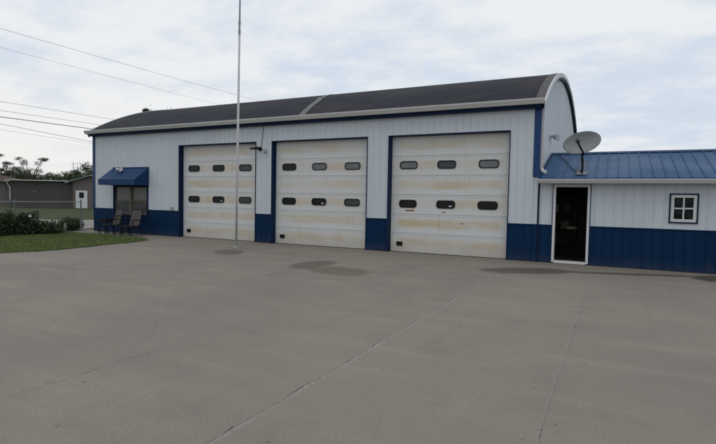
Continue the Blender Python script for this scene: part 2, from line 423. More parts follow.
lawn_edge = ragged(lawn_edge)
lawn = [(-21.6, -1.30), (-16.6, -1.48)] + lawn_edge + [(-21.6, -14)]
pave = [(-21.7, 0.12), (-21.7, -1.30), (-16.6, -1.55)] + pave_edge + [(-21.6, -14), (-30, -32), (26, -32), (26, 0.12)]
sheet('pavement', pave, 0.0, 'concrete', 0.12)
sheet('lawn', lawn, 0.012, 'soil')
# pale road beyond the fence, the path beside the corner and the planting bed
rd = [(-50.0, -4.0), (-33.2, 4.9), (-26.6, 11.5), (-20, 16.2), (-8, 27), (-12, 31), (-26, 17.5), (-31.5, 13.2), (-41.5, 5.2), (-56, -2)]
road = [(-60, -24.0), (-24.6, 0.2), (-22.9, 4.0), (-20.8, 14), (-20.6, 26), (-27.5, 26), (-28.3, 13), (-32.5, 6.4), (-66, -16)]
sheet('road', road, -0.07, 'road')
sheet('path', [(-24.4, -2.0), (-21.75, -2.0), (-21.75, 0.9), (-24.4, 0.9)], -0.05, 'walk')
sheet('soil', [(-24.2, -0.9), (-21.8, -0.95), (-21.8, 0.35), (-24.2, 0.3)], -0.03, 'mulch')

# grass blades on the lawn
def inside(px, py, poly):
    c = np.zeros(len(px), bool); n = len(poly)
    for i in range(n):
        x1, y1 = poly[i]; x2, y2 = poly[(i + 1) % n]
        hit = ((y1 > py) != (y2 > py)) & (px < (x2 - x1) * (py - y1) / (y2 - y1 + 1e-12) + x1)
        c ^= hit
    return c
def grass(name, poly, n, h0, h1, w, mat, z0):
    xs = [p[0] for p in poly]; ys = [p[1] for p in poly]
    px = rng.uniform(min(xs), max(xs), n); py = rng.uniform(min(ys), max(ys), n)
    k = inside(px, py, poly); px, py = px[k], py[k]; m = len(px)
    th = rng.uniform(0, 2 * PI, m); h = rng.uniform(h0, h1, m) * (0.75 + 0.5 * (np.sin(px * 2.1) * np.cos(py * 1.7) * 0.5 + 0.5))
    ln = rng.uniform(-0.5, 0.5, (m, 2)) * h[:, None]
    V = np.zeros((m, 3, 3))
    V[:, 0] = np.stack([px + np.cos(th) * w, py + np.sin(th) * w, np.full(m, z0)], 1)
    V[:, 1] = np.stack([px - np.cos(th) * w, py - np.sin(th) * w, np.full(m, z0)], 1)
    V[:, 2] = np.stack([px + ln[:, 0], py + ln[:, 1], z0 + h], 1)
    me = bpy.data.meshes.new(name)
    me.from_pydata(V.reshape(-1, 3).tolist(), [], np.arange(m * 3).reshape(m, 3).tolist()); me.update()
    o = bpy.data.objects.new(name, me); C.objects.link(o); me.materials.append(M[mat]); o['kind'] = 'stuff'
    return o
g1 = grass('grass', [p if p[1] > -9 else (p[0], -9) for p in lawn], 90000, 0.03, 0.075, 0.012, 'blade', 0.01)
tag(g1, 'short green mown grass of the lawn strip before the hedge', 'grass')

# ------------------------------------------------------------------ main building
XL, XR, DEP = -21.32, -1.95, 13.5
RA, YC = 13.06, 6.75
ZC = 4.6 - math.sqrt(RA * RA - YC * YC)
def arcz(y): return ZC + math.sqrt(max(RA * RA - (y - YC) ** 2, 0))
B = thing('garage_building', 'long white and navy metal garage with curved black roof and three big doors', 'building', (-11.6, 0, 0))
WZ, ZT, DH = 1.06, 4.40, 3.715
doors = [(-15.86, -11.97), (-11.17, -7.345), (-6.52, -2.77)]
JT = 0.055; JR = 0.022; JH = 0.030
win = (-19.91, -17.74, 0.80, 2.09)
fx = lambda a, o: (a, -o)
# white siding on the front
mb = MB()
seg = [XL + 0.02, win[0] - 0.03, win[1] + 0.03]
siding(mb, XL, win[0] - 0.03, WZ, ZT, fx)
siding(mb, win[0] - 0.03, win[1] + 0.03, win[3] + 0.03, ZT, fx)
siding(mb, win[1] + 0.03, doors[0][0] - JT, WZ, ZT, fx)
for i, (a, b) in enumerate(doors):
    siding(mb, a - JT, b + JR, DH + JH, ZT, fx)
    nx = doors[i + 1][0] - JT if i < 2 else XR
    siding(mb, b + JR, nx, WZ, ZT, fx)
mb.build('front_wall', 'siding', B)
# navy wainscot panels, each its own
for a, b, top in ((XL, win[0] - 0.03, WZ), (win[0] - 0.03, win[1] + 0.03, win[2] - 0.03), (win[1] + 0.03, doors[0][0] - JT, WZ),
                  (doors[0][1] + JR, doors[1][0] - JT, WZ), (doors[1][1] + JR, doors[2][0] - JT, WZ), (doors[2][1] + JR, XR, WZ)):
    w = MB(); siding(w, a, b, 0.015, top - 0.004, lambda a, o: (a, -o - 0.002))
    w.box(a, b, -0.024, -0.003, top - 0.012, top + 0.012)
    w.build('wainscot', 'wains', B)
# structural core behind the sheets
mb = MB()
for a, b, z0, z1 in ((XL + .02, win[0] - .03, 0, ZT), (win[0] - .03, win[1] + .03, win[3] + .03, ZT), (win[0] - .03, win[1] + .03, 0, win[2] - .03), (win[1] + .03, doors[0][0] - JT, 0, ZT),
                     (doors[0][1] + JR, doors[1][0] - JT, 0, ZT), (doors[1][1] + JR, doors[2][0] - JT, 0, ZT), (doors[2][1] + JR, XR - .02, 0, ZT)):
    mb.box(a, b, 0.004, 0.25, z0, z1)
for a, b in doors: mb.box(a - JT, b + JR, 0.004, 0.25, DH + JH, ZT)
mb.build('wall_frame', 'interior', B)
# right gable wall, left gable wall, rear wall
mb = MB(); siding(mb, 0.0, DEP, 0.02, lambda a: arcz(a) - 0.06, lambda a, o: (XR + o * 0.6, a)); mb.build('gable_wall', 'siding', B)
mb = MB(); siding(mb, 0.0, DEP, 0.02, lambda a: arcz(a) - 0.06, lambda a, o: (XL - o * 0.6, a)); mb.build('gable_wall', 'siding', B)
mb = MB(); siding(mb, XL, XR, 0.02, ZT, lambda a, o: (a, DEP + o)); mb.build('rear_wall', 'siding', B)
# roof shell
ys = [-0.20 + (DEP + 0.4) * k / 64 for k in range(65)]
def shell(x0, x1, lift0, lift1, ylist):
    m = MB()
    cyc = lambda y, L: (y + (y - YC) / RA * L, arcz(y) + L)
    top = [cyc(y, lift1) for y in ylist]; bot = [cyc(y, lift0) for y in ylist]
    m.prism([(x0, y, z) for y, z in top] + [(x0, y, z) for y, z in reversed(bot)], (x1 - x0, 0, 0))
    return m
roof = shell(XL - 0.18, XR + 0.10, -0.055, 0.0, ys).build('roof', 'shingle', B)
shell(XR - 0.14, XR + 0.095, 0.002, 0.016, ys).build('edge_flashing', 'flash', roof)
py0 = [-0.15 + 3.9 * k / 24 for k in range(25)]
mbp = MB()
px_at = lambda y: -9.92 - 0.20 * (y + 0.2) - (0.12 if y > 1.9 else 0)
for a, b in zip(py0, py0[1:]):
    for (h0, h1) in ((0.004, 0.012),):
        w = 0.13 if a < 2.4 else 0.10
        mbp.quad((px_at(a) - w, a, arcz(a) + h1), (px_at(a) + w, a, arcz(a) + h1), (px_at(b) + w, b, arcz(b) + h1), (px_at(b) - w, b, arcz(b) + h1))
mbp.build('roof_patch', 'patch', roof)
shell(XR + 0.102, XR + 0.135, -0.125, 0.012, ys).build('rake_trim', 'white', B)
shell(XR + 0.012, XR + 0.10, -0.185, -0.127, ys).build('rake_underline', 'navy', B)
shell(XL - 0.215, XL - 0.182, -0.20, 0.022, ys).build('rake_trim', 'white', B)
# front gutter with end caps, navy fascia strip
def gutter(x0, x1, y, z, w, h, parent, mat='gutter'):
    prof = [(y, z), (y - w * 0.62, z), (y - w * 0.80, z + h * 0.38), (y - w * 0.98, z + h * 0.72), (y - w * 0.98, z + h * 0.97), (y - w, z + h * 0.97), (y - w, z + h), (y - w * 0.86, z + h), (y - w * 0.86, z + h * 0.9), (y, z + h * 0.9)]
    m = MB(); m.prism([(x0, a, b) for a, b in prof], (x1 - x0, 0, 0))
    return m.build('gutter', mat, parent)
gutter(XL - 0.20, XR + 0.10, -0.20, 4.405, 0.14, 0.15, B)
mb = MB(); mb.box(XL - 0.02, XR + 0.02, -0.18, -0.02, 4.31, 4.40); mb.build('fascia', 'navy', B)
# corner trims
mb = MB(); mb.box(XR - 0.15, XR + 0.022, -0.03, -0.017, 2.40, 4.31); mb.box(XR + 0.012, XR + 0.024, -0.017, 0.10, 2.40, 4.31); mb.build('corner_trim', 'bluetrim', B)
mb = MB(); mb.box(XL - 0.022, XL + 0.13, -0.03, -0.017, WZ, 4.31); mb.box(XL - 0.024, XL - 0.012, -0.017, 0.14, WZ, 4.31); mb.build('corner_trim', 'bluetrim', B)
# downspout on the gable side, elbow kicking onto the annex roof
mb = MB(); mb.box(XR + 0.014, XR + 0.09, 0.12, 0.20, 2.70, 4.40)
mb.build('downspout', 'white', B)
mb = MB(); mb.tube([(XR + 0.055, 0.16, 2.70), (XR + 0.06, 0.15, 2.62), (XR + 0.12, 0.02, 2.56), (XR + 0.19, -0.08, 2.54)], 0.05, 10); mb.build('downspout_elbow', 'white', B)
# small junction on wall left of first door
mb = MB(); mb.box(-16.34, -16.22, -0.07, -0.018, 1.12, 1.22); o = mb.build('wall_outlet', 'steel', None, bevel=0.008); tag(o, 'small grey outlet box low on the white wall left of the first garage door', 'outlet box')

# ---- garage doors
def rrect(cx, cz, w, h, r, n=7):
    pts = []
    for qx, qz, a0 in ((1, 1, 0), (-1, 1, 90), (-1, -1, 180), (1, -1, 270)):
        for k in range(n):
            a = R(a0 + 90 * k / (n - 1))
            pts.append((cx + qx * (w / 2 - r) + r * math.cos(a), cz + qz * (h / 2 - r) + r * math.sin(a)))
    return pts
panes = [[['gdark', 'gdark', 'gmid'], ['gdark', 'gdark', 'gmid']],
         [['gdark', 'ggrey', 'ggrey'], ['gdark', 'gdark', 'gmid']],
         [['ggrey', 'gmid', 'ggrey'], ['gdark', 'gdark', 'gdark']]]
YD = 0.19
for i, (a, b) in enumerate(doors):
    W = b - a; H = DH
    # jamb lining and head, navy
    for x0, x1 in ((a - JT, a), (b, b + JR)):
        t = MB(); t.box(x0, x1, -0.028, 0.25, 0.004, DH + JH); t.build('door_jamb', 'navy', B)
    t = MB(); t.box(a + .001, b - .001, -0.026, 0.25, DH, DH + JH); t.build('door_head', 'navy', B)
    # sections with grooves between them
    d = MB(); sh = H / 6
    for k in range(6):
        z0, z1 = k * sh + (0.012 if k == 0 else 0.004), (k + 1) * sh - 0.004
        d.box(a + 0.004, b - 0.004, YD, YD + 0.05, z0, z1)
        # pressed rail along the top and bottom of each section
        d.box(a + 0.004, b - 0.004, YD - 0.006, YD - 0.0005, z0, z0 + 0.05)
        d.box(a + 0.004, b - 0.004, YD - 0.006, YD - 0.0005, z1 - 0.05, z1)
    d.box(a, b, YD + 0.052, YD + 0.08, 0.004, H)
    off = Vector((a, 0, 0))
    me_o = MB(); me_o.v = [tuple(Vector(p) - off) for p in d.v]; me_o.f = d.f
    D = me_o.build('garage_door', door_mat('stained white door paint', i + 1, W, H, (0.9, 0.85, 0.95)[i]), None)
    D.parent = B; D.location = off - B.location
    s = MB(); s.box(a + .004, b - .004, YD - 0.004, YD + 0.03, 0.002, 0.011); s.build('bottom_seal', 'black', D)
    for r_, sec in enumerate((4, 2)):
        zc = (sec + 0.53) * sh
        for c_, fc in enumerate((0.155, 0.49, 0.835)):
            xc = a + fc * W; ww, hh = 0.60, 0.255
            fr = MB()
            outer = rrect(xc, zc, ww, hh, 0.10); inner = rrect(xc, zc, ww - 0.06, hh - 0.06, 0.074)
            n = len(outer)
            yf, yb = YD - 0.018, YD - 0.001
            for k in range(n):
                k2 = (k + 1) % n
                o1, o2, i1, i2 = outer[k], outer[k2], inner[k], inner[k2]
                fr.quad((o1[0], yf, o1[1]), (o2[0], yf, o2[1]), (i2[0], yf, i2[1]), (i1[0], yf, i1[1]))
                fr.quad((o1[0], yb, o1[1]), (o2[0], yb, o2[1]), (o2[0], yf, o2[1]), (o1[0], yf, o1[1]))
                fr.quad((i1[0], yb, i1[1]), (i2[0], yb, i2[1]), (i2[0], yf, i2[1]), (i1[0], yf, i1[1]))
            fr.build('window_frame', 'black', D)
            pn = MB(); pn.prism([(x, YD - 0.003, z) for x, z in rrect(xc, zc, ww - 0.057, hh - 0.057, 0.075)], (0, 0.002, 0))
            pn.build('window_pane', panes[i][r_][c_], D)
            if r_ == 1 and c_ == 1:
                st = MB(); st.box(xc + 0.10, xc + 0.20, YD - 0.0065, YD - 0.0045, zc - 0.07, zc - 0.035); st.build('window_sticker', 'white', D)
    h = MB(); h.box(a + 0.22, a + 0.42, YD - 0.025, YD - 0.001, 0.315, 0.335); h.box(a + 0.22, a + 0.42, YD - 0.025, YD - 0.001, 0.20, 0.22)
    h.box(a + 0.22, a + 0.24, YD - 0.025, YD - 0.001, 0.22, 0.315); h.box(a + 0.40, a + 0.42, YD - 0.025, YD - 0.001, 0.22, 0.315)
    h.box(a + 0.24, a + 0.40, YD - 0.004, YD - 0.0005, 0.22, 0.315)
    h.build('pull_handle', 'black', D)
    if i == 2:
        for xc, zc, w, hh in ((a + 0.155 * W + 0.10, 2.53 * sh - 0.215, 0.12, 0.022), (a + 0.155 * W - 0.03, 2.53 * sh - 0.225, 0.07, 0.014), (a + 0.49 * W - 0.06, 2.53 * sh - 0.24, 0.06, 0.014), (a + 0.63 * W, 1.6 * sh, 0.05, 0.012)):
            rp = rrect(xc, zc, w * 2, hh * 2, hh * 0.9)
            rs = MB(); rs.prism([(x + random.uniform(-.006, .006), YD - 0.0032, z + random.uniform(-.006, .006)) for x, z in rp], (0, 0.002, 0)); rs.build('rust_patch', 'rust', D)

# ---- window at the left end: two double-hung units side by side
Wn = bpy.data.objects.new('window', None); C.objects.link(Wn); Wn.parent = B; Wn.location = Vector((win[0], 0, win[2])) - B.location
x0, x1, z0, z1 = win
f = MB(); xm = (x0 + x1) / 2
for p, q in ((x0, x0 + .05), (x1 - .05, x1)): f.box(p, q, -0.02, 0.10, z0, z1)
mm = MB(); mm.box(xm - .045, xm + .045, -0.02, 0.10, z0, z1); mm.build('mullion', 'tan', Wn)
for p, q in ((x0 + .05, xm - .045), (xm + .045, x1 - .05)):
    f.box(p, q, -0.018, 0.10, z0, z0 + .05); f.box(p, q, -0.018, 0.10, z1 - .05, z1)
f.build('window_frame', 'navy', Wn)
zm = z0 + 0.66
for p, q in ((x0 + .05, xm - .045), (xm + .045, x1 - .05)):
    for k, (u, w, yy) in enumerate(((z0 + .05, zm, 0.03), (zm, z1 - .05, 0.055))):
        s = MB(); t = .038
        s.box(p, p + t, yy, yy + .03, u, w); s.box(q - t, q, yy, yy + .03, u, w)
        s.box(p + t, q - t, yy, yy + .03, u, u + t); s.box(p + t, q - t, yy, yy + .03, w - t, w); s.build('sash', 'tan', Wn)
        g_ = MB(); g_.box(p + t, q - t, yy + .012, yy + .02, u + t, w - t); g_.build('pane', 'gmid' if k == 0 else 'gpale', Wn)
t = MB(); t.box(x0 - .03, x1 + .03, -0.05, -0.02, z0 - .035, z0 - .001); t.box(x0 - .03, x0 - .001, -0.03, -0.004, z0, z1 + .03); t.box(x1 + .001, x1 + .03, -0.03, -0.004, z0, z1 + .03)
t.build('window_trim', 'navy', Wn)

# ---- awning
A = thing('awning', 'sloped navy blue metal awning over the double window beside the patio chairs', 'awning', (-18.8, 0, 2.1))
ax0, ax1 = -19.95, -17.66
ztop, zf, zb, yf = 2.86, 2.33, 2.10, -0.74
t = MB(); t.prism([(ax0, -0.02, ztop), (ax0, yf, zf), (ax0, yf, zf - .02), (ax0, -0.02, ztop - .02)], (ax1 - ax0, 0, 0)); t.build('canopy', 'awning', A)
t = MB(); t.box(ax0, ax1, yf - .004, yf + .016, zb, zf - .021); t.build('valance', 'awning', A)
for x in (ax0, ax1 - .015):
    t = MB(); t.prism([(x, -0.02, ztop - .022), (x, yf + .018, zf - .022), (x, yf + .018, zb), (x, -0.02, zb)], (.015, 0, 0)); t.build('side_panel', 'awning', A)
t = MB(); t.box(ax0 - .01, ax1 + .01, -0.045, -0.017, ztop + .001, ztop + .03); t.box(ax0 - .006, ax1 + .006, yf - .012, yf - .0045, zf - .03, zf); t.build('edge_trim', 'ridge', A)
lx, ly = -19.08, -.30; lz = ztop + (zf - ztop) * (-.02 - ly) / (-.02 - yf)
TL = thing('floodlight', 'white twin-head floodlight standing on top of the blue awning', 'wall light', (lx, ly, lz))
t = MB(); t.prism([(lx - .07, ly + .06, lz + .045), (lx + .07, ly + .06, lz + .045), (lx + .07, ly - .06, lz - .043), (lx - .07, ly - .06, lz - .043)], (0, -.01, .018)); t.build('base_plate', 'black', TL)
t = MB(); t.tube([(lx, ly, lz + .012), (lx, ly - .01, lz + .09)], .045, 12, .038); t.build('stem', 'white', TL)
for sx in (-1, 1):
    c = Vector((lx + sx * .05, ly - .02, lz + .12)); d = Vector((sx * .75 + .25, -.75, .05)).normalized()
    t = MB(); t.tube([c, c + d * .04, c + d * .11, c + d * .14], .045, 14, .075); t.build('lamp_head', 'white', TL)

# ------------------------------------------------------------------ annex
AX0, AX1, AD = -1.93, 7.2, 5.4
N = thing('annex_building', 'low white and navy annex with blue metal roof and open door', 'building', (2.6, 0, 0))
ez, ey, rzz, ry = 2.36, -0.30, 3.28, 2.75
dx0, dx1, dz0, dz1 = -1.535, -0.605, 0.035, 2.185
wx0, wx1, wz0, wz1 = 1.215, 1.835, 1.225, 1.975
ZA = 2.26
fa = lambda a, o: (a, -o)
mb = MB()
siding(mb, AX0 + .03, dx0, WZ, ZA, fa); siding(mb, dx0, dx1, dz1, ZA, fa); siding(mb, dx1, wx0, WZ, ZA, fa)
siding(mb, wx0, wx1, WZ, wz0, fa); siding(mb, wx0, wx1, wz1, ZA, fa); siding(mb, wx1, AX1, WZ, ZA, fa)
mb.build('front_wall', 'siding', N)
for a, b in ((AX0 + .03, dx0), (dx1, AX1)):
    w = MB(); siding(w, a, b, 0.015, WZ - .004, lambda a, o: (a, -o - 0.002)); w.box(a, b, -0.024, -0.003, WZ - .012, WZ + .012); w.build('wainscot', 'wains', N)
t = MB(); t.box(AX0, AX0 + .028, -0.03, -0.001, 0.015, ZA); t.build('corner_trim', 'navy', N)
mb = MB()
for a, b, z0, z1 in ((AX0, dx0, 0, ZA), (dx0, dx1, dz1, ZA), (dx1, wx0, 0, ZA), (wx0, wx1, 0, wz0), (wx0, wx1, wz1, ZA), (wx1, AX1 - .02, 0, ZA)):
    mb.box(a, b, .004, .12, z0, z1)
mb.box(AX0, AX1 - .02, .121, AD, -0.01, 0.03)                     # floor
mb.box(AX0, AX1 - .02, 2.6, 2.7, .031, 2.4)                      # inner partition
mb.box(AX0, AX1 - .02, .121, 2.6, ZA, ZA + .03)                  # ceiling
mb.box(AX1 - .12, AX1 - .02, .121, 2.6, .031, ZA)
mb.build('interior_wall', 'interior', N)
rs = (rzz - ez) / (ry - ey)
gz = lambda y: ez + rs * ((y - ey) if y <= ry else (2 * ry - y - ey))
mb = MB(); siding(mb, 0.0, AD, 0.02, lambda a: gz(a) - .06, lambda a, o: (AX1 + o * .6, a)); mb.build('gable_wall', 'siding', N)
mb = MB(); siding(mb, AX0, AX1, 0.02, 2.3, lambda a, o: (a, AD + o)); mb.build('rear_wall', 'siding', N)
# roof with raised ribs
mb = MB()
ye = 2 * ry - ey
mb.prism([(AX0 + .005, ey, ez), (AX0 + .005, ry, rzz), (AX0 + .005, ye, ez), (AX0 + .005, ye, ez - .04), (AX0 + .005, ry, rzz - .04), (AX0 + .005, ey, ez - .04)], (AX1 + .3 - AX0, 0, 0))
x = AX0 + .10
while x < AX1 + .28:
    for (ya, za, yb_, zb_) in ((ey, ez, ry, rzz), (ye, ez, ry, rzz)):
        w, h = .022, .024
        mb.prism([(x - w, ya, za + .0005), (x - w * .5, ya, za + h), (x + w * .5, ya, za + h), (x + w, ya, za + .0005)], (0, yb_ - ya, zb_ - za))
    x += 0.268
R_ = mb.build('roof', 'blueroof', N)
t = MB(); t.prism([(AX0 + .004, ry - .16, rzz - .16 * rs + .027), (AX0 + .004, ry, rzz + .045), (AX0 + .004, ry + .16, rzz - .16 * rs + .027), (AX0 + .004, ry + .16, rzz - .16 * rs + .020), (AX0 + .004, ry, rzz + .034), (AX0 + .004, ry - .16, rzz - .16 * rs + .020)], (AX1 + .3 - AX0, 0, 0)); t.build('ridge_cap', 'ridge', R_)
t = MB(); t.prism([(AX0 + .006, ey, ez + .004), (AX0 + .006, ry, rzz + .004), (AX0 + .006, ry, rzz + .05), (AX0 + .006, ey, ez + .05)], (.05, 0, 0)); t.build('wall_flashing', 'ridge', R_)
gutter(AX0 - .01, AX1 + .3, ey + .02, 2.215, .11, .115, N)
t = MB(); t.box(AX0, AX1 + .2, ey + .021, -.002, 2.262, 2.28); t.build('soffit', 'white', N)
# door opening: white frame with deep jambs, storm door leaf swung inward is not visible
Dn = bpy.data.objects.new('doorway', None); C.objects.link(Dn); Dn.parent = N; Dn.location = Vector((dx0, 0, dz0)) - N.location
for a, b in ((dx0, dx0 + .062), (dx1 - .062, dx1)):
    t = MB(); t.box(a, b, -.03, .12, dz0, dz1); t.build('door_jamb', 'white', Dn)
t = MB(); t.box(dx0 + .062, dx1 - .062, -.028, .12, dz1 - .062, dz1); t.build('door_head', 'white', Dn)
t = MB(); t.box(dx0 + .062, dx1 - .062, -.05, .12, dz0 - .02, dz0 + .045); t.build('threshold', 'white', Dn)
for a, b in ((dx0 - .022, dx0 - .001), (dx1 + .001, dx1 + .022)):
    t = MB(); t.box(a, b, -.026, -.004, dz0, dz1 + .02); t.build('door_trim', 'navy', Dn)
# small four-pane window
V = bpy.data.objects.new('window', None); C.objects.link(V); V.parent = N; V.location = Vector((wx0, 0, wz0)) - N.location
def ringbox(m, a, b, c, d, t, y0, y1):
    m.box(a, a + t, y0, y1, c, d); m.box(b - t, b, y0, y1, c, d); m.box(a + t, b - t, y0, y1, c, c + t); m.box(a + t, b - t, y0, y1, d - t, d)
t = MB(); ringbox(t, wx0, wx1, wz0, wz1, .034, -.035, .05); t.build('window_trim', 'navy', V)
t = MB(); ringbox(t, wx0 + .035, wx1 - .035, wz0 + .035, wz1 - .035, .07, -.025, .04); t.build('window_frame', 'white', V)
ia, ib, ic, id_ = wx0 + .105, wx1 - .105, wz0 + .105, wz1 - .105
mx, mz = (ia + ib) / 2, (ic + id_) / 2
t = MB(); t.box(mx - .018, mx + .018, -.012, .02, ic, id_); t.box(ia, mx - .018, -.011, .02, mz - .018, mz + .018); t.box(mx + .018, ib, -.011, .02, mz - .018, mz + .018); t.build('muntin', 'white', V)
for a, b in ((ia, mx - .018), (mx + .018, ib)):
    for c, d in ((ic, mz - .018), (mz + .018, id_)):
        t = MB(); t.box(a, b, .004, .010, c, d); t.build('pane', 'gspeck', V)

# stool just inside the dark doorway
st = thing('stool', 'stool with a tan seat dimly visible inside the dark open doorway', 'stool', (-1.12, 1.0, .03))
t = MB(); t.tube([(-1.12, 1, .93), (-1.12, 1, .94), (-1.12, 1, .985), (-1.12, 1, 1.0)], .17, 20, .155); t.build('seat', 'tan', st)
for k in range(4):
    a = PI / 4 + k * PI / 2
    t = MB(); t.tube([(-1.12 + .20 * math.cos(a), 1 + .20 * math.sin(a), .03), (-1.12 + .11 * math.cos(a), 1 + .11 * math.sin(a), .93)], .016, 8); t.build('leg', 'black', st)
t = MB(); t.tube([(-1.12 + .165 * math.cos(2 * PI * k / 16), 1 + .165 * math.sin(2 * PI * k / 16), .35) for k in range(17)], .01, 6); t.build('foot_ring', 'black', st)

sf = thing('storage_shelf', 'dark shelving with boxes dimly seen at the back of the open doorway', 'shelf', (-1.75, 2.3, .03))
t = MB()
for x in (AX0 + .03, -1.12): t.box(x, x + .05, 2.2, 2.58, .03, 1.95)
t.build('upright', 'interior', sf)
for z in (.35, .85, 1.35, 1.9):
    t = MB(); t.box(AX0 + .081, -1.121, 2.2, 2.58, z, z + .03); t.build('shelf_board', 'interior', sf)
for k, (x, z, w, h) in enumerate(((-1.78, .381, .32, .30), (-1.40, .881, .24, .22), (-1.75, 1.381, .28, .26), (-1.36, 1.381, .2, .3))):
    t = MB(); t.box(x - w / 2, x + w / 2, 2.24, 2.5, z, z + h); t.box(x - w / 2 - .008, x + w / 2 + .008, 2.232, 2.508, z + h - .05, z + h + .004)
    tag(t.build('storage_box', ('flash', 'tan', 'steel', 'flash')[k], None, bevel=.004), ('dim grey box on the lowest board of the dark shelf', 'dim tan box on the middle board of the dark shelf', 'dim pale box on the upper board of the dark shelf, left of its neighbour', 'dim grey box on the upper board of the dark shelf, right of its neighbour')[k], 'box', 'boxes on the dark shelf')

# ------------------------------------------------------------------ fixtures
# gable floodlight
F = thing('floodlight', 'small grey twin floodlight fixed high on the gable wall', 'wall light', (XR + .01, 2.36, 3.8))
t = MB(); t.box(XR + .006, XR + .03, 2.30, 2.42, 3.74, 3.86); t.build('wall_plate', 'steel', F)
for dy, dz in ((-.12, .02), (.14, .02)):
    t = MB(); t.tube([(XR + .03, 2.36 + dy * .3, 3.80), (XR + .10, 2.36 + dy, 3.81)], .014, 8); t.build('bracket', 'steel', F)
    t = MB(); c = Vector((XR + .10, 2.36 + dy, 3.81)); d = Vector((.75, -.45, -.28)).normalized()
    t.tube([c, c + d * .05, c + d * .14, c + d * .17], .045, 14, .085); t.build('lamp_head', 'steel', F)
    t = MB(); t.tube([c + d * .171, c + d * .176], .078, 14); t.build('lens', 'white', F)
# camera and antenna fixture between the first two doors
K = thing('security_camera', 'small black camera on a short arm between the first and second garage doors', 'camera', (-11.74, -.02, 3.47))
t = MB(); t.tube([(-11.74, -.018, 3.47), (-11.74, -.05, 3.47)], .075, 14); t.build('mount', 'black', K)
t = MB(); t.tube([(-11.74, -.05, 3.47), (-11.74, -.16, 3.47)], .025, 8); t.build('arm', 'black', K)
t = MB(); t.tube([(-11.68, -.17, 3.48), (-11.83, -.19, 3.485), (-12.06, -.21, 3.475)], .055, 12, .032); t.build('camera_body', 'black', K)
t = MB(); t.tube([(-11.70, -.03, 3.52), (-11.66, -.026, 3.85), (-11.60, -.024, 4.31)], .008, 6); t.build('cable', 'black', K)
t = MB(); t.tube([(-11.68, -.03, 3.47), (-11.56, -.04, 3.44), (-11.5, -.035, 3.39)], .008, 6); t.build('lead', 'steel', K)
L = thing('motion_sensor', 'small pale grey sensor on the white wall right of the black camera', 'sensor', (-11.48, -.02, 3.36))
t = MB(); t.box(-11.52, -11.44, -.06, -.018, 3.36, 3.44); t.build('housing', 'steel', L, bevel=.01)
t = MB(); t.tube([(-11.48, -.06, 3.36), (-11.48, -.10, 3.33), (-11.48, -.13, 3.31)], .05, 12, .035); t.build('sensor_eye', 'steel', L)

# satellite dish
SD = thing('satellite_dish', 'grey oval satellite dish on a mast at the annex roof edge above the doorway', 'satellite dish', (-.84, .05, ez + rs * (.05 - ey)))
bz = SD.location.z
base = Vector((-.84, .05, bz))
ctr = Vector((-.87, -.02, 3.325)); nd = Vector((-.03, -1.0, .03)).normalized()
xa = Vector((1, 0, 0)); xa = (xa - nd * xa.dot(nd)).normalized(); za = nd.cross(xa) * -1
if za.z < 0: za = -za
tl = R(13); u_ = xa * math.cos(tl) + za * math.sin(tl); v_ = za * math.cos(tl) - xa * math.sin(tl)
t = MB(); nr, na = 8, 40; a_, b_ = .475, .285
for sgn, dep in ((1, 0.0), (-1, -.012)):
    i0 = len(t.v); t.v.append(tuple(ctr + nd * (dep - .085)))
    for i in range(1, nr + 1):
        for j in range(na):
            r = i / nr; th = 2 * PI * j / na
            t.v.append(tuple(ctr + u_ * a_ * r * math.cos(th) + v_ * b_ * r * math.sin(th) + nd * (.085 * (r * r - 1) + dep)))
    for j in range(na): t.f.append((i0, i0 + 1 + j, i0 + 1 + (j + 1) % na))
    for i in range(nr - 1):
        for j in range(na):
            p = i0 + 1 + i * na + j; q = i0 + 1 + i * na + (j + 1) % na
            t.f.append((p, q, q + na, p + na))
n1 = 1 + (nr - 1) * na; n2 = n1 + 1 + nr * na
for j in range(na): t.f.append((n1 + j, n1 + (j + 1) % na, n2 + (j + 1) % na, n2 + j))
t.build('reflector', 'dish', SD, smooth=True)
t = MB(); t.tube([ctr + u_ * a_ * math.cos(2 * PI * j / 48) + v_ * b_ * math.sin(2 * PI * j / 48) - nd * .004 for j in range(49)], .009, 6, cap=False); t.build('rim', 'steel', SD)
lnb = Vector((-.965, -.48, 3.35)); foot = ctr - v_ * b_ * .95 - nd * .05
t = MB(); t.tube([foot + Vector((0, .12, -.05)), foot + Vector((-.01, -.08, -.02)), lnb + Vector((.02, .02, -.05))], .024, 10); t.build('feed_arm', 'black', SD)
t = MB(); t.tube([lnb, lnb + Vector((.01, .07, -.01)), lnb + Vector((.015, .10, -.012)), lnb + Vector((.02, .13, -.015))], .042, 14, .062); t.build('receiver', 'flash', SD)
t = MB(); t.tube([base + Vector((0, .02, .03)), base + Vector((.01, .06, .42)), Vector((-.85, .12, 2.92)), Vector((-.86, .13, 3.27))], .030, 12); t.build('mast', 'black', SD)
t = MB(); t.box(-.97, -.75, .085, .16, 3.17, 3.38); t.build('mount_bracket', 'galv', SD)
for s in (-1, 1):
    t = MB(); t.tube([base + Vector((s * .13, -.10, -.01)), base + Vector((.005 + s * .03, .05, .42))], .013, 8); t.build('strut', 'galv', SD)
t = MB(); t.prism([base + Vector((-.14, -.13, -.13 * rs + .027)), base + Vector((.14, -.13, -.13 * rs + .027)), base + Vector((.14, .13, .13 * rs + .027)), base + Vector((-.14, .13, .13 * rs + .027))], (0, 0, .014)); t.build('foot_plate', 'galv', SD)
rz_at = lambda y: ez + rs * (y - ey)
cab = [(-1.72, 2.35), (-1.52, 2.0), (-1.36, 1.5), (-1.22, 1.0), (-1.10, .55), (-.98, .30), (-.88, .22)]
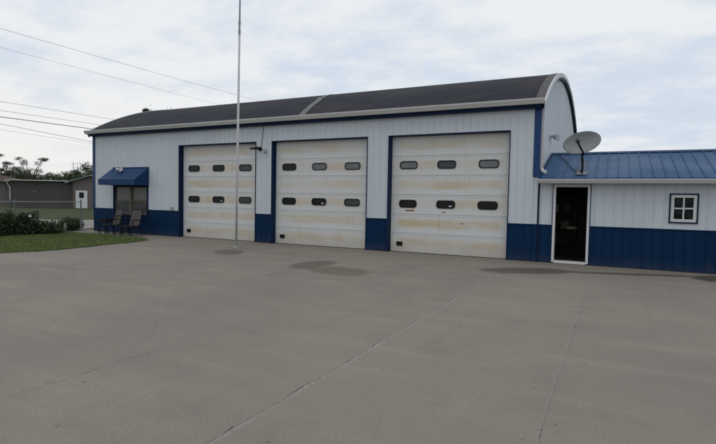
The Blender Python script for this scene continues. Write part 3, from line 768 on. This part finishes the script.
t = MB(); t.tube([(x, y, rz_at(y) + .034) for x, y in cab] + [(-.85, .09, bz + .25), (-.87, .06, bz + .5), (-.86, .1, 2.95)], .011, 6); o = t.build('cable', 'black', SD)

# ------------------------------------------------------------------ flagpole
P = thing('flagpole', 'tall pale flagpole rising in front of the leftmost garage door', 'flagpole', (-11.17, -1.97, 0))
top = Vector((-11.06, -1.97, 10.6)); b0 = Vector((-11.17, -1.97, 0))
pt = lambda z: b0 + (top - b0) * (z / 10.6)
t = MB(); t.tube([pt(0), pt(3.0), pt(7.1)], .042, 14, .034); t.build('lower_shaft', 'pole', P, smooth=True)
t = MB(); t.tube([pt(7.1), pt(8.6), pt(10.6)], .030, 14, .025); t.build('upper_shaft', 'pole', P, smooth=True)
for z0, z1 in ((6.98, 7.13), (7.30, 7.38)):
    t = MB(); t.tube([pt(z0), pt(z1)], .042, 14); t.build('coupling', 'steel', P)
t = MB(); t.tube([pt(0) , pt(.05)], .085, 14, .07); t.build('base_collar', 'steel', P)
t = MB(); t.tube([pt(1.35) + Vector((.056, -.03, -.08)), pt(1.35) + Vector((.07, -.035, 0)), pt(1.35) + Vector((.056, -.03, .08))], .012, 8); t.build('cleat', 'steel', P)
t = MB(); t.tube([pt(1.3) + Vector((.068, -.04, 0)), pt(6) + Vector((.062, -.035, 0)), pt(10.5) + Vector((.045, -.02, 0))], .005, 5); t.build('halyard', 'white', P)
t = MB(); t.tube([pt(10.55) + Vector((0, 0, .10 * math.sin(a))) for a in (0, .5, 1.0, 1.5)], .06, 12, .02); t.build('finial', 'steel', P)

# ------------------------------------------------------------------ chairs and tables under the window
def make_chair(label):
    t0 = thing('patio_chair', label, 'chair', (0, 0, 0), 0, 'patio chairs under the window')
    # faces -Y; sling seat and high sling back on a black tube frame
    m = MB(); prof = [(-.24, .44), (-.10, .405), (.10, .40), (.20, .42)]
    for (y1, z1), (y2, z2) in zip(prof, prof[1:]):
        m.prism([(-.235, y1, z1), (-.235, y2, z2), (-.235, y2, z2 - .012), (-.235, y1, z1 - .012)], (.47, 0, 0))
    m.build('seat', 'sling', t0, False)
    m = MB(); prof = [(.20, .44), (.27, .62), (.335, .84), (.40, 1.06)]
    for (y1, z1), (y2, z2) in zip(prof, prof[1:]):
        m.prism([(-.235, y1, z1), (-.235, y2, z2), (-.235, y2 + .014, z2), (-.235, y1 + .014, z1)], (.47, 0, 0))
    m.build('backrest', 'sling', t0, False)
    for s in (-1, 1):
        x = s * .25
        m = MB(); m.tube([(x, -.27, .445), (x, -.10, .41), (x, .10, .405), (x, .20, .435), (x, .27, .62), (x, .335, .84), (x, .405, 1.075)], .015, 8); m.build('side_rail', 'black', t0, False)
        m = MB(); m.tube([(x * 1.1, -.30, 0), (x * 1.1, -.25, .40), (x * 1.1, -.22, .63)], .015, 8); m.build('leg', 'black', t0, False)
        m = MB(); m.tube([(x * 1.1, .34, 0), (x * 1.1, .22, .36), (x * 1.04, .19, .43)], .015, 8); m.build('leg', 'black', t0, False)
        m = MB(); m.tube([(x * 1.1, -.27, .645), (x * 1.14, -.10, .665), (x * 1.1, .12, .655), (x * 1.02, .28, .635)], .019, 8); m.build('armrest', 'black', t0, False)
    m = MB(); m.tube([(-.25, .405, 1.07), (.25, .405, 1.07)], .015, 8); m.build('top_rail', 'black', t0, False)
    m = MB(); m.tube([(-.275, -.25, .39), (.275, -.25, .39)], .012, 8); m.build('stretcher', 'black', t0, False)
    return t0
c1 = make_chair('taupe sling patio chair left of the black table, nearer the building corner')
c1.location = (-18.82, -.95, .0); c1.rotation_euler.z = R(-4)
c2 = copy_tree(c1); c2['label'] = 'taupe sling patio chair right of the black table, nearer the garage doors'
c2.location = (-17.55, -1.0, .0); c2.rotation_euler.z = R(14)
tb = thing('patio_table', 'small round black patio table between the two sling chairs', 'table', (-18.15, -.95, 0))
m = MB(); m.tube([(0, 0, .80), (0, 0, .805), (0, 0, .825), (0, 0, .83)], .27, 28); m.build('tabletop', 'black', tb, False)
for k in range(4):
    a = PI / 4 + k * PI / 2
    m = MB(); m.tube([(.27 * math.cos(a), .27 * math.sin(a), 0), (.20 * math.cos(a), .20 * math.sin(a), .40), (.22 * math.cos(a), .22 * math.sin(a), .80)], .014, 8); m.build('leg', 'black', tb, False)
m = MB(); m.tube([(0, 0, .38), (0, 0, .40)], .20, 24); m.build('lower_shelf', 'black', tb, False)
sb = thing('side_table', 'low square black side table nearest the building corner', 'table', (-19.42, -.75, 0))
m = MB(); m.box(-.24, .24, -.22, .22, .60, .63); m.build('tabletop', 'black', sb, False, bevel=.006)
for sx in (-1, 1):
    for sy in (-1, 1):
        m = MB(); m.box(sx * .21 - .016, sx * .21 + .016, sy * .19 - .016, sy * .19 + .016, 0, .60); m.build('leg', 'black', sb, False)
m = MB(); m.box(-.225, .225, -.205, -.19, .50, .60); m.box(-.225, .225, .19, .205, .50, .60); m.build('apron', 'black', sb, False)

# ------------------------------------------------------------------ foliage
def leaves(name, blobs, n, size, mat, parent=None, world=True, flat=0.0, shell=0.55):
    """n small leaf quads through the volume of a list of (centre, radii)"""
    vol = np.array([r[0] * r[1] * r[2] for c, r in blobs]) ** 0.8; vol /= vol.sum()
    pick = rng.choice(len(blobs), n, p=vol)
    cen = np.array([b[0] for b in blobs])[pick]; rad = np.array([b[1] for b in blobs])[pick]
    d = rng.normal(size=(n, 3)); d /= np.linalg.norm(d, axis=1)[:, None]
    r = shell + (1 - shell) * rng.random(n) ** 0.6
    r *= 1 + 0.18 * rng.normal(size=n)
    p = cen + d * rad * r[:, None]
    a = rng.normal(size=(n, 3)); a /= np.linalg.norm(a, axis=1)[:, None]
    b = np.cross(a, rng.normal(size=(n, 3))); b /= np.linalg.norm(b, axis=1)[:, None]
    s = size * rng.uniform(.6, 1.4, n)[:, None]
    V = np.stack([p - a * s, p + b * s * .5, p + a * s, p - b * s * .5], 1)
    if world:
        V[:, :, 2] = np.maximum(V[:, :, 2], 0.0)
    m = MB(); m.v = V.reshape(-1, 3).tolist(); m.f = np.arange(n * 4).reshape(n, 4).tolist()
    me = bpy.data.meshes.new(name)
    vs = np.array(m.v)
    if parent is not None and world: vs = vs - np.array(parent.location)
    me.from_pydata(vs.tolist(), [], m.f); me.update()
    o = bpy.data.objects.new(name, me); C.objects.link(o); me.materials.append(M[mat])
    if parent is not None: o.parent = parent
    return o

H = thing('hedge', 'dark leafy hedge along the fence at the left edge of the lawn', 'hedge', (-20.6, -4.0, 0))
bl = []
for k in range(26):
    y = -2.25 - k * .26
    h = .40 + min(k, 7) * .066 + random.uniform(-.10, .10)
    bl.append(((-20.55 + random.uniform(-.14, .14) , y, h * .52), (.42, .34, h * .52)))
for k in range(22):
    y = -3.1 - random.random() * 5.2
    bl.append(((-20.5 + random.uniform(-.3, .3), y, .62 + random.random() * .24), (.15, .15, .17)))
leaves('foliage', bl, 15000, .050, 'hedge', H, shell=.35)
t = MB()
for k in range(26):
    y = -2.0 - k * .25
    for j in range(3):
        t.tube([(-20.6 + random.uniform(-.1, .1), y, 0), (-20.6 + random.uniform(-.25, .25), y + random.uniform(-.2, .2), .6)], .012, 5)
t.build('stem', 'bark', H)
fl = thing('flower', 'small white bloom showing on the face of the dark hedge', 'flower', (-20.18, -3.5, .80))
t = MB()
for k in range(5):
    a = 2 * PI * k / 5; d = Vector((0.3, math.cos(a), math.sin(a))); c = Vector((-20.12, -3.5, .80))
    n_ = Vector((1, -.6, .3)).normalized(); e1 = n_.cross(Vector((0, 0, 1))).normalized(); e2 = n_.cross(e1)
    w = lambda q, r: c + e1 * math.cos(q) * r + e2 * math.sin(q) * r
    t.quad(c, w(a - .45, .045), w(a, .07) + n_ * .012, w(a + .45, .045))
t.build('petals', 'white', fl)
t = MB(); t.tube([(-20.3, -3.45, .6), (-20.13, -3.5, .80)], .004, 5); t.build('stalk', 'shrub', fl)

SH = thing('shrub', 'low round green shrub beside the building corner near the fence post', 'shrub', (-22.6, -.30, 0))
leaves('foliage', [((-22.6, -.30, .26), (.62, .50, .28)), ((-22.9, -.2, .36), (.3, .3, .2)), ((-22.3, -.4, .34), (.32, .3, .2))], 5200, .042, 'shrub', SH, shell=.3)
t = MB()
for k in range(14):
    a = random.random() * 6.28; t.tube([(-22.6, -.3, -.03), (-22.6 + .4 * math.cos(a), -.3 + .35 * math.sin(a), .38)], .008, 5)
t.build('stem', 'bark', SH)
# two pale stubs at the hedge end
for k, (x, y, h, lb) in enumerate(((-20.72, -2.18, .40, 'shorter pale wooden stub at the end of the dark hedge, left of its twin'), (-20.42, -1.92, .46, 'taller pale wooden stub at the end of the dark hedge, right of its twin'))):
    t = MB(); t.tube([(x, y, 0), (x, y, h * .5), (x + .01, y, h)], .055, 10, .05); o = t.build('wooden_stub', 'stone'); tag(o, lb, 'stub', 'wooden stubs at the hedge end')

# chain-link fence
FN = thing('chain_link_fence', 'low grey chain-link fence running from the building corner behind the hedge', 'fence', (-21.5, -.4, -.08))
fa_, fb_ = Vector((-21.62, -.42, 0)), Vector((-20.72, -9.4, 0))
fd = (fb_ - fa_); FL = fd.length; fd.normalize()
for k in range(4):
    q = fa_ + fd * (3.0 * k)
    t = MB(); t.tube([q + Vector((0, 0, -.08)), q + Vector((0, 0, 1.36 if k else 1.40))], .034 if k == 0 else .026, 10); po = t.build('post', 'galv', FN)
    t = MB(); zt = 1.36 if k else 1.40
    t.tube([q + Vector((0, 0, zt)), q + Vector((0, 0, zt + .03)), q + Vector((0, 0, zt + .05))], .038 if k == 0 else .031, 10, .015); t.build('post_cap', 'galv', po)
t = MB(); t.tube([fa_ + Vector((0, 0, 1.33)), fb_ + Vector((0, 0, 1.33))], .016, 8); t.build('top_rail', 'steel', FN)
t = MB(); st_ = .11
k = 0
while k * st_ < FL + 1.3:
    s0 = k * st_
    for sg in (-1, 1):
        a, b = (s0 - 1.28, s0) if sg > 0 else (s0, s0 - 1.28)
        za, zb2 = .03, 1.31
        if min(a, b) >= 0 and max(a, b) <= FL:
            t.tube([fa_ + fd * a + Vector((0, 0, za)), fa_ + fd * b + Vector((0, 0, zb2))], .0014, 3, cap=False)
    k += 1
t.build('wire_mesh', 'galv', FN)

# ------------------------------------------------------------------ background buildings (75 m off)
ang = math.atan2(4.64, 6.26)
BB = thing('brown_building', 'long low brown building with pale gabled end and white door beyond the road', 'building', (-66.41, 20.27, -.09), ang)
LB, HB = 7.35, 3.32
m = MB(); m.box(0, LB, 0, 7, 0, HB)
for k in range(12): m.box(.01, LB, -.02, -.001, .27 * k + .02, .27 * k + .255)
m.build('wall', 'brownwall', BB, False)
m = MB(); m.prism([(-.4, -.35, HB + .003), (-.4, 3.5, HB + .12), (-.4, 7.35, HB + .003), (-.4, 7.35, HB + .10), (-.4, 3.5, HB + .22), (-.4, -.35, HB + .10)], (LB + .4, 0, 0)); m.build('roof', 'greyroof', BB, False)
m = MB(); m.box(-.4, LB, -.47, -.351, HB + .01, HB + .09); m.build('gutter', 'gutter', BB, False)
m = MB(); m.tube([(-.32, -.40, HB + .02), (-.18, -.25, HB - .35), (.06, -.08, HB - .9), (.06, -.08, .9)], .055, 8); m.build('downspout', 'white', BB, False)
m = MB(); m.box(2.6, 3.1, -.06, -.021, 2.0, 2.1); m.build('wall_vent', 'greyroof', BB, False)
g0, g1 = LB + .001, LB + 4.3
m = MB(); m.prism([(g0, -.4, 0), (g1, -.4, 0), (g1, -.4, HB + .02), ((g0 + g1) / 2, -.4, HB + .75), (g0, -.4, HB + .02)], (0, 7.4, 0)); m.build('gable_wall', 'tanwall', BB, False)
gm = (g0 + g1) / 2
m = MB(); m.prism([(g0 - .8, -.75, HB - .08), (gm, -.75, HB + .92), (g1 + .8, -.75, HB - .08), (g1 + .8, -.75, HB - .24), (gm, -.75, HB + .76), (g0 - .8, -.75, HB - .24)], (0, 8, 0)); m.build('gable_roof', 'greyroof', BB, False)
dx = LB + .35
D2 = None
m = MB(); m.box(dx, dx + 1.35, -.47, -.401, 0.02, 2.22); D2 = m.build('door', 'white', BB, False)
m = MB(); m.box(dx + .40, dx + .95, -.485, -.471, 1.30, 2.0); m.build('door_pane', 'gdark', D2, False)
RB = thing('red_roofed_house', 'distant house with faded red roof behind the brown building', 'house', (-80.0, 21.5, -.09), ang)
m = MB(); m.box(-10, 5.2, 0, 8, 0, 3.3); m.build('wall', 'tanwall', RB, False)
m = MB(); m.prism([(-10.5, -.5, 3.3), (-10.5, 4, 4.45), (-10.5, 8.5, 3.3)], (13.0, 0, 0)); m.prism([(2.5, -.5, 3.302), (5.8, -.5, 3.302), (2.5, 4, 4.448)], (0, .001, 0))
m.v += [(2.5, -.5, 3.3), (6.0, -.5, 3.3), (6.0, 8.5, 3.3), (2.5, 8.5, 3.3), (2.5, 4, 4.45)]
b_i = len(m.v) - 5
m.f += [(b_i, b_i + 1, b_i + 4), (b_i + 1, b_i + 2, b_i + 4), (b_i + 2, b_i + 3, b_i + 4)]
rf = m.build('roof', 'redroof', RB, False)
m = MB(); m.box(-.2, .7, 2.8, 3.5, 4.0, 5.25); m.build('chimney', 'greyroof', rf, False)
m = MB(); m.box(-1.2, .2, -.03, -.001, 1.2, 2.4); m.build('window', 'white', RB, False)

# antenna mast behind
m = MB(); m.tube([(-84.2, 40, 0), (-84.2, 40, 7.3)], .05, 6)
m.tube([(-85.0, 40, 6.9), (-83.4, 40, 6.9)], .025, 5); m.tube([(-84.8, 40, 6.3), (-83.6, 40, 6.3)], .025, 5)
tag(m.build('antenna_mast', 'steel'), 'thin distant aerial mast standing above the treetops', 'antenna')

# ------------------------------------------------------------------ distant trees
def tree(name, label, x, y, h, spread, n, mat, size, thin=False, trunk_h=None):
    T = thing(name, label, 'tree', (x, y, -.09), 0, 'distant trees behind the buildings')
    tm = MB(); th = trunk_h or h * .45
    tm.tube([(0, 0, 0), (.1, 0, th * .5), (.05, .1, th), (.0, .05, h * .72)], h * .03, 8, h * .008)
    limbs = []; bl = []
    nl = 13 if thin else 9
    for k in range(nl):
        a = 2 * PI * k / nl * 1.9 + random.uniform(-.3, .3); z0 = th * random.uniform(.55, 1.05)
        rr = spread * random.uniform(.45, 1.0); ztip = h * random.uniform(.55, .98)
        tip = Vector((rr * math.cos(a), rr * math.sin(a), ztip))
        tm.tube([(0.05, 0, z0), (tip.x * .45, tip.y * .45, z0 + (tip.z - z0) * .6), tuple(tip)], h * .012, 6, h * .003)
        s = spread * (random.uniform(.16, .26) if thin else random.uniform(.30, .46))
        bl.append((tuple(tip), (s, s, s * (.5 if thin else .75))))
        if not thin or k % 2: bl.append(((tip.x * .55, tip.y * .55, tip.z * .9), (s, s, s * .7)))
    if not thin: bl.append(((0, 0, h * .72), (spread * .5, spread * .5, h * .22)))
    tm.build('trunk', 'bark', T, False)
    leaves('crown', bl, n, size, mat, T, False, shell=.2)
    return T
tree('sparse_tree', 'open thin-crowned tree with sky showing through above the brown building', -97, 40, 8.4, 3.6, 2600, 'tree2', .10, True)
tree('broadleaf_tree', 'full dark green treetop right of the aerial mast beside the building corner', -80.2, 41, 6.7, 3.4, 9000, 'tree', .13)
tree('broadleaf_tree', 'rounded dark green treetop between the aerial mast and the sparse tree', -88.3, 42, 5.9, 2.6, 6500, 'tree', .13)
tree('broadleaf_tree', 'low dark green treetop just behind the sparse tree', -96.5, 46, 5.4, 3.4, 6500, 'tree', .13)
tree('broadleaf_tree', 'low green treetop beside the chimney of the red-roofed house', -104.5, 45, 5.5, 3.2, 5500, 'tree', .13)
tree('plum_tree', 'reddish leaved tree at the left edge of the photo', -107.5, 39.5, 9.2, 3.2, 3000, 'plum', .11, True)
tree('broadleaf_tree', 'low dark tree at the left edge of the photo under the reddish crown', -110, 44, 6.6, 3.2, 6000, 'tree', .13)
tree('poplar_tree', 'tall treetop barely showing over the black roof, nearer its left end', -70.3, 45, 16.85, 1.3, 7000, 'tree', .13, trunk_h=8)
tree('poplar_tree', 'tall treetop barely showing over the black roof, right of the other', -67.1, 46, 16.95, 1.7, 7000, 'tree', .13, trunk_h=8)

# ------------------------------------------------------------------ overhead wires
wl = [(11.75, .0, .010, 'topmost overhead wire, crossing highest over the left of the roof'),
      (10.60, -.01, .007, 'second overhead wire down, thin and faint above the lower group'),
      (7.30, .01, .010, 'uppermost wire of the lower group above the left roof corner'),
      (6.75, .01, .010, 'wire just above the thickest black one in the lower group'),
      (6.36, .012, .022, 'thickest black overhead wire, ending at the left roof corner'),
      (5.90, -.07, .012, 'sagging overhead wire just below the thickest black one'),
      (5.55, -.03, .006, 'lowest faint overhead wire above the distant trees')]
for z, sl, r, lb in wl:
    t = MB(); t.tube([(-34, y, z + sl * (y - 3) + .0006 * (y - 10) ** 2 * (1 if y > 10 else .3)) for y in range(-40, 81, 5)], r, 5)
    tag(t.build('overhead_wire', 'wire'), lb, 'wire', 'overhead wires at the left')

# ------------------------------------------------------------------ sky, sun, camera
SUN_EL, SUN_AZ = R(66), R(165)          # azimuth from +Y towards +X
w = bpy.data.worlds.new('World'); S.world = w; w.use_nodes = True
nt = w.node_tree
for n in list(nt.nodes): nt.nodes.remove(n)
g = G(nt)
out = g.new('ShaderNodeOutputWorld'); bg = g.new('ShaderNodeBackground'); g.lk(bg.outputs[0], out.inputs[0])
sky = g.new('ShaderNodeTexSky', sky_type='NISHITA'); sky.sun_disc = False
sky.sun_elevation = SUN_EL; sky.sun_rotation = SUN_AZ; sky.air_density = 1.0; sky.dust_density = 2.0
dirv = g.new('ShaderNodeTexCoord').outputs['Generated']
x, y, z = g.sep(dirv)
zz = g.math('ADD', g.math('MAXIMUM', z, 0.0), 0.16)
cm = g.new('ShaderNodeCombineXYZ')
g.put(cm.inputs[0], g.math('DIVIDE', x, zz)); g.put(cm.inputs[1], g.math('DIVIDE', y, zz)); cm.inputs[2].default_value = 3.7
cv = cm.outputs[0]
c1 = g.noise(cv, 0.85, 6.0, 0.6); c2 = g.noise(g.scale(cv, (1.0, 1.5, 1.0)), 2.4, 7.0, 0.62)
cl = g.math('ADD', g.math('MULTIPLY', c1, 0.68), g.math('MULTIPLY', c2, 0.32))
white = (8.4, 8.62, 8.85); grey = (6.45, 7.2, 8.25)
a = g.mix(g.ss(cl, 0.42, 0.57), grey, white)
hz = g.ss(z, 0.02, 0.26, 1.0, 0.0)
west = g.ss(x, -1.0, -0.1, 1.0, 0.0)
a = g.mix(g.math('MULTIPLY', g.math('MULTIPLY', hz, west), 0.75), a, (9.1, 8.9, 8.5))
a = g.mix(g.ss(cl, 0.60, 0.70, 0.0, 0.5), a, (9.2, 9.2, 9.25))
thin = g.ss(cl, 0.28, 0.44, 0.86, 1.0)                     # thinner cloud lets the blue sky through
fin = g.mix(thin, sky.outputs[0], a)
g.lk(fin, bg.inputs[0]); bg.inputs[1].default_value = 0.1

sl = bpy.data.lights.new('sun', 'SUN'); sl.energy = 0.5; sl.angle = R(30); sl.color = (1.0, 0.97, 0.92)
so = bpy.data.objects.new('sun', sl); C.objects.link(so)
sd = Vector((math.sin(SUN_AZ) * math.cos(SUN_EL), math.cos(SUN_AZ) * math.cos(SUN_EL), math.sin(SUN_EL)))
so.rotation_euler = sd.to_track_quat('Z', 'Y').to_euler(); so.location = sd * 60

pi_, ya, ro = .0452, .475, .0187
fw = Vector((-math.sin(ya), math.cos(ya), 0)); rt = Vector((math.cos(ya), math.sin(ya), 0)); up = Vector((0, 0, 1))
f2 = fw * math.cos(pi_) - up * math.sin(pi_); u2 = up * math.cos(pi_) + fw * math.sin(pi_)
r3 = rt * math.cos(ro) + u2 * math.sin(ro); u3 = u2 * math.cos(ro) - rt * math.sin(ro)
cam = bpy.data.cameras.new('camera'); co = bpy.data.objects.new('camera', cam); C.objects.link(co)
mt = Matrix((r3, u3, -f2)).transposed().to_4x4(); mt.translation = Vector((0, -14.848, 1.675)); co.matrix_world = mt
cam.sensor_width = 36; cam.lens = 498.983 / 716 * 36; cam.clip_end = 3000; cam.clip_start = .05
S.camera = co
S.view_settings.view_transform = 'Standard'; S.view_settings.look = 'None'
S.view_settings.exposure = 0; S.view_settings.gamma = 1; S.view_settings.use_curve_mapping = False
S.render.engine = 'CYCLES'
S.cycles.max_bounces = 6
